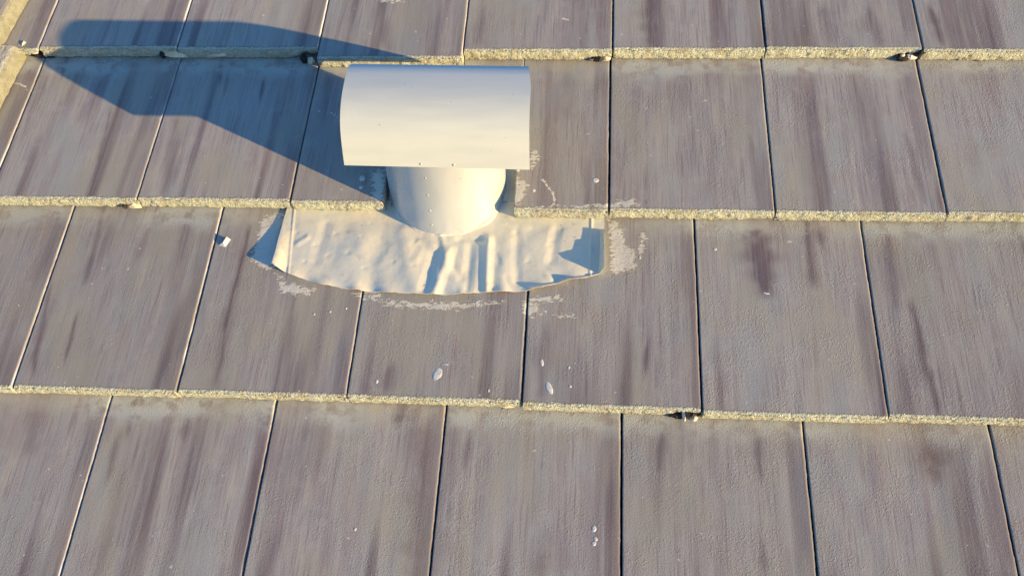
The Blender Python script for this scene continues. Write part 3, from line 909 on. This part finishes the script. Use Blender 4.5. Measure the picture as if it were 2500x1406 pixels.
def spot(x, y, wx, wy, rot, label, th=0.0005):
    p = flat([(x, y)])[0]
    rs = random.Random(int(x * 7 + y))
    V, Fc = [], []
    seg = 18
    ra, rb = wx / 2600.0, wy / 2350.0
    for ring, hh in ((1.0, -.001), (0.96, .35), (.7, .9), (.35, 1.0)):
        for k in range(seg):
            a = 2 * math.pi * k / seg
            w = 1 + .06 * math.sin(2 * a + x) + .05 * math.sin(3 * a + y) + rs.uniform(-.05, .05)
            du = ra * w * ring * math.cos(a); dv = rb * w * ring * math.sin(a)
            u = p[0] + du * math.cos(rot) - dv * math.sin(rot); v = p[1] + du * math.sin(rot) + dv * math.cos(rot)
            V.append((u, v, n_at(u, v) + th * hh))
    V.append((p[0], p[1], n_at(*p) + th))
    for q in range(3):
        for k in range(seg):
            k2 = (k + 1) % seg
            Fc.append((q * seg + k, q * seg + k2, (q + 1) * seg + k2, (q + 1) * seg + k))
    for k in range(seg): Fc.append((3 * seg + k, 3 * seg + (k + 1) % seg, 4 * seg))
    o = link_mesh("sealant_drop", V, Fc, M_WHITE, None, (p[0], p[1], n_at(*p)))
    tag(o, label, "sealant drop", "pale sealant drops splashed on the tiles")
spot(1068, 913, 20, 28, -.25, "largest pale oval drop, on the tile below the middle of the skirt")
spot(1341, 947, 13, 28, .35, "long slanting pale drop close above the bottom joint line, right of centre")
spot(1323, 885, 8, 15, .1, "small upright pale drop just above the long slanting drop")
spot(1392, 943, 6, 6, 0, "tiny pale dot a little right of the long slanting drop")
spot(1389, 897, 5, 6, 0, "tiny pale dot up and right of the small upright drop, below the skirt")
spot(1454, 441, 15, 13, 0, "round pale drop near the right joint of the tile right of the pipe")
spot(884, 436, 15, 14, 0, "round pale drop in the shadow left of the pipe, upper of two")
spot(881, 458, 9, 10, 0, "smaller pale drop in the shadow left of the pipe, lower of two")
spot(1303, 466, 8, 9, 0, "small pale drop beside the sealant patch right of the pipe")
spot(1264, 417, 8, 7, 0, "small pale drop at the right lower corner of the hood")
spot(1450, 1290, 10, 12, 0, "pale dot on the middle bottom tile, upper of a group of three")
spot(1454, 1315, 7, 9, .4, "pale dot on the middle bottom tile, middle of a group of three")
spot(1450, 1326, 10, 8, 0, "pale dot on the middle bottom tile, lowest of a group of three")
spot(1746, 608, 9, 6, 0, "small white dot at the top of the tile with the wide purple stain")
spot(920, 931, 7, 9, 0, "small white dot left of the largest oval drop")
spot(1193, 953, 4, 7, 0, "tiny white dot just above the bottom joint line below the skirt")
spot(806, 761, 6, 5, 0, "white dot in the dotted trail below left of the skirt, middle one")
spot(845, 753, 5, 5, 0, "white dot in the dotted trail below left of the skirt, right end")
spot(767, 767, 5, 5, 0, "white dot in the dotted trail below left of the skirt, left end")
spot(867, 1291, 6, 6, 0, "tiny pale dot on the bottom tile left of the middle one")
spot(1562, 629, 6, 5, 0, "small pale dot right of the brushed sealant at the skirt's right end")
spot(1870, 716, 16, 4, -.2, "thin pale mark at the foot of the wide purple stain", .0006)
spot(1088, 889, 13, 3, -.2, "thin pale line above the largest oval drop", .0006)

def lump(name, x, y, n, sx, sv_, sn, mat, label, cat, group, seed, rot=0.0, sub=3):
    p = at(x, y, n)
    bm = bmesh.new()
    bmesh.ops.create_icosphere(bm, subdivisions=sub, radius=1.0)
    rs = random.Random(seed)
    ax = [(Vector((rs.uniform(-1, 1), rs.uniform(-1, 1), rs.uniform(-1, 1))).normalized(), rs.uniform(.45, .8)) for _ in range(9)]
    for v in bm.verts:
        c = v.co.copy()
        for a, dd in ax:
            e = c.dot(a)
            if e > dd: c -= a * (e - dd) * .9
        v.co = c * (1 + .10 * rs.uniform(-1, 1))
        v.co = Vector((v.co.x * sx, v.co.y * sv_, v.co.z * sn))
        v.co.rotate(Matrix.Rotation(rot, 3, 'Z'))
    V = np.array([v.co[:] for v in bm.verts]) + p
    Fc = [tuple(v.index for v in f.verts) for f in bm.faces]
    bm.free()
    o = link_mesh(name, V, Fc, mat, None, tuple(p), False)
    return tag(o, label, cat, group)
GM = "mortar crumbs in the joints between courses"
lump("mortar_crumb", 1669, 1013, -.019, .0036, .012, .0120, M_LIME, "white upright mortar chip in the dark open hole of the lower joint line", "mortar", GM, 3, .2)
lump("mortar_crumb", 1694, 1018, -.024, .0085, .013, .0060, M_LIME, "white wedge of mortar at the right side of the dark open hole", "mortar", GM, 4)
lump("mortar_crumb", 2226, 138, -.020, .011, .008, .0070, M_LIME, "lumpy white mortar crumb in the hole at the top right joint", "mortar", GM, 5)
lump("mortar_crumb", 2204, 138, -.018, .005, .005, .009, M_LIME, "small upright mortar crumb at the left of the top right hole", "mortar", GM, 15)
lump("mortar_crumb", 1478, 142, -.022, .014, .006, .0065, M_MORTAR, "sandy mortar crumb beside the small dark hole above right of the hood", "mortar", GM, 6)
lump("mortar_crumb", 328, 504, -.020, .015, .006, .0085, M_MORTAR, "pale broken mortar at the joint end left of the skirt", "mortar", GM, 7)
lump("mortar_crumb", 86, 124, -.020, .013, .008, .0095, M_LIME, "white mortar crumb at the broken corner by the left roof edge", "mortar", GM, 8, .3)
lump("mortar_crumb", 60, 112, -.006, .010, .008, .010, M_MORTAR, "sandy mortar lump between the two capping tiles at top left", "mortar", GM, 9)
lump("mortar_crumb", 430, 134, -.018, .030, .006, .0085, M_MORTAR, "long mortar fillet under the top course inside the shadow", "mortar", GM, 10, -.06)
lump("mortar_crumb", 526, 134, -.016, .024, .006, .0055, M_MORTAR, "sharp sliver of mortar catching the sun inside the shadow", "mortar", GM, 11, .1)
lump("mortar_crumb", 758, 146, -.020, .011, .010, .009, M_MORTAR, "rounded mortar clump at the step left of the hood, in shadow", "mortar", GM, 12)
lump("mortar_crumb", 1238, 990, -.022, .016, .005, .0075, M_MORTAR, "low sandy mortar crumb on the lower joint line below the skirt", "mortar", GM, 13)
lump("mortar_crumb", 1855, 526, -.022, .014, .005, .0070, M_MORTAR, "sandy mortar crumb under the second joint right of the skirt", "mortar", GM, 14)

GD = "painted shade in the gaps between courses"  # added black lumps stand in for shade in the joint holes
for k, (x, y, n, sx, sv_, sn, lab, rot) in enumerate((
    (1690, 1006, -.016, .019, .006, .011, "black shade lump in the open hole at the lower joint line right of centre", .1),
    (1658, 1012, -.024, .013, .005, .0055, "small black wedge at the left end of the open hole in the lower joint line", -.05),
    (2246, 129, -.010, .009, .007, .010, "black shade lump directly under the top right joint", 0),
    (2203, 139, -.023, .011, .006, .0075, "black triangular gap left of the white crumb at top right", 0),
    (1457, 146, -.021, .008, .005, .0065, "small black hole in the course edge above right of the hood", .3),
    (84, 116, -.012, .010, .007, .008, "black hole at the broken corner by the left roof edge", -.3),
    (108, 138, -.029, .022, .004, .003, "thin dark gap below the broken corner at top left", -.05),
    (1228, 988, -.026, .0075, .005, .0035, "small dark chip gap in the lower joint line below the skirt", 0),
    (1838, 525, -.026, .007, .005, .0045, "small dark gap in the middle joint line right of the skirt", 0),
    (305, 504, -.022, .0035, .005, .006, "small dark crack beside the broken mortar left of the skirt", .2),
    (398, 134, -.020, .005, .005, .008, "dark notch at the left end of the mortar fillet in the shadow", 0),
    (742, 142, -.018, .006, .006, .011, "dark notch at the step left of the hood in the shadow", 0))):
    lump("shade_lump", x, y, n, sx * 1.35, sv_ * 1.5, sn * 1.35, M_HOLE_SHADE, lab, "debris", GD, 40 + k, rot)

def flake():
    P = [at(534, 600, -.028), at(550, 605, -.028), at(563, 586, -.029), at(556, 570, -.012), at(543, 590, -.016)]
    p0 = at(548, 592, -.03)
    V = np.array(P)
    V[3] = at(553, 579, -.0215); V[4] = at(544, 593, -.0225); 
    q = V.copy(); q[:, 2] += 0.0015; q[:, 0] += .0008
    Va = np.concatenate([V, q])
    Fc = [(0, 1, 4), (1, 2, 3), (1, 3, 4), (0, 4, 3)]
    Fc2 = [tuple(x + 5 for x in f[::-1]) for f in Fc]
    ring = [0, 1, 2, 3]
    sides = [(a, a + 5, b + 5, b) for a, b in zip(ring, ring[1:] + ring[:1])]
    o = link_mesh("sealant_flake", Va, Fc + Fc2 + sides, M_WHITE, None, tuple(p0), False)
    tag(o, "curled white flake of sealant beside the joint left of the skirt", "flake")
flake()
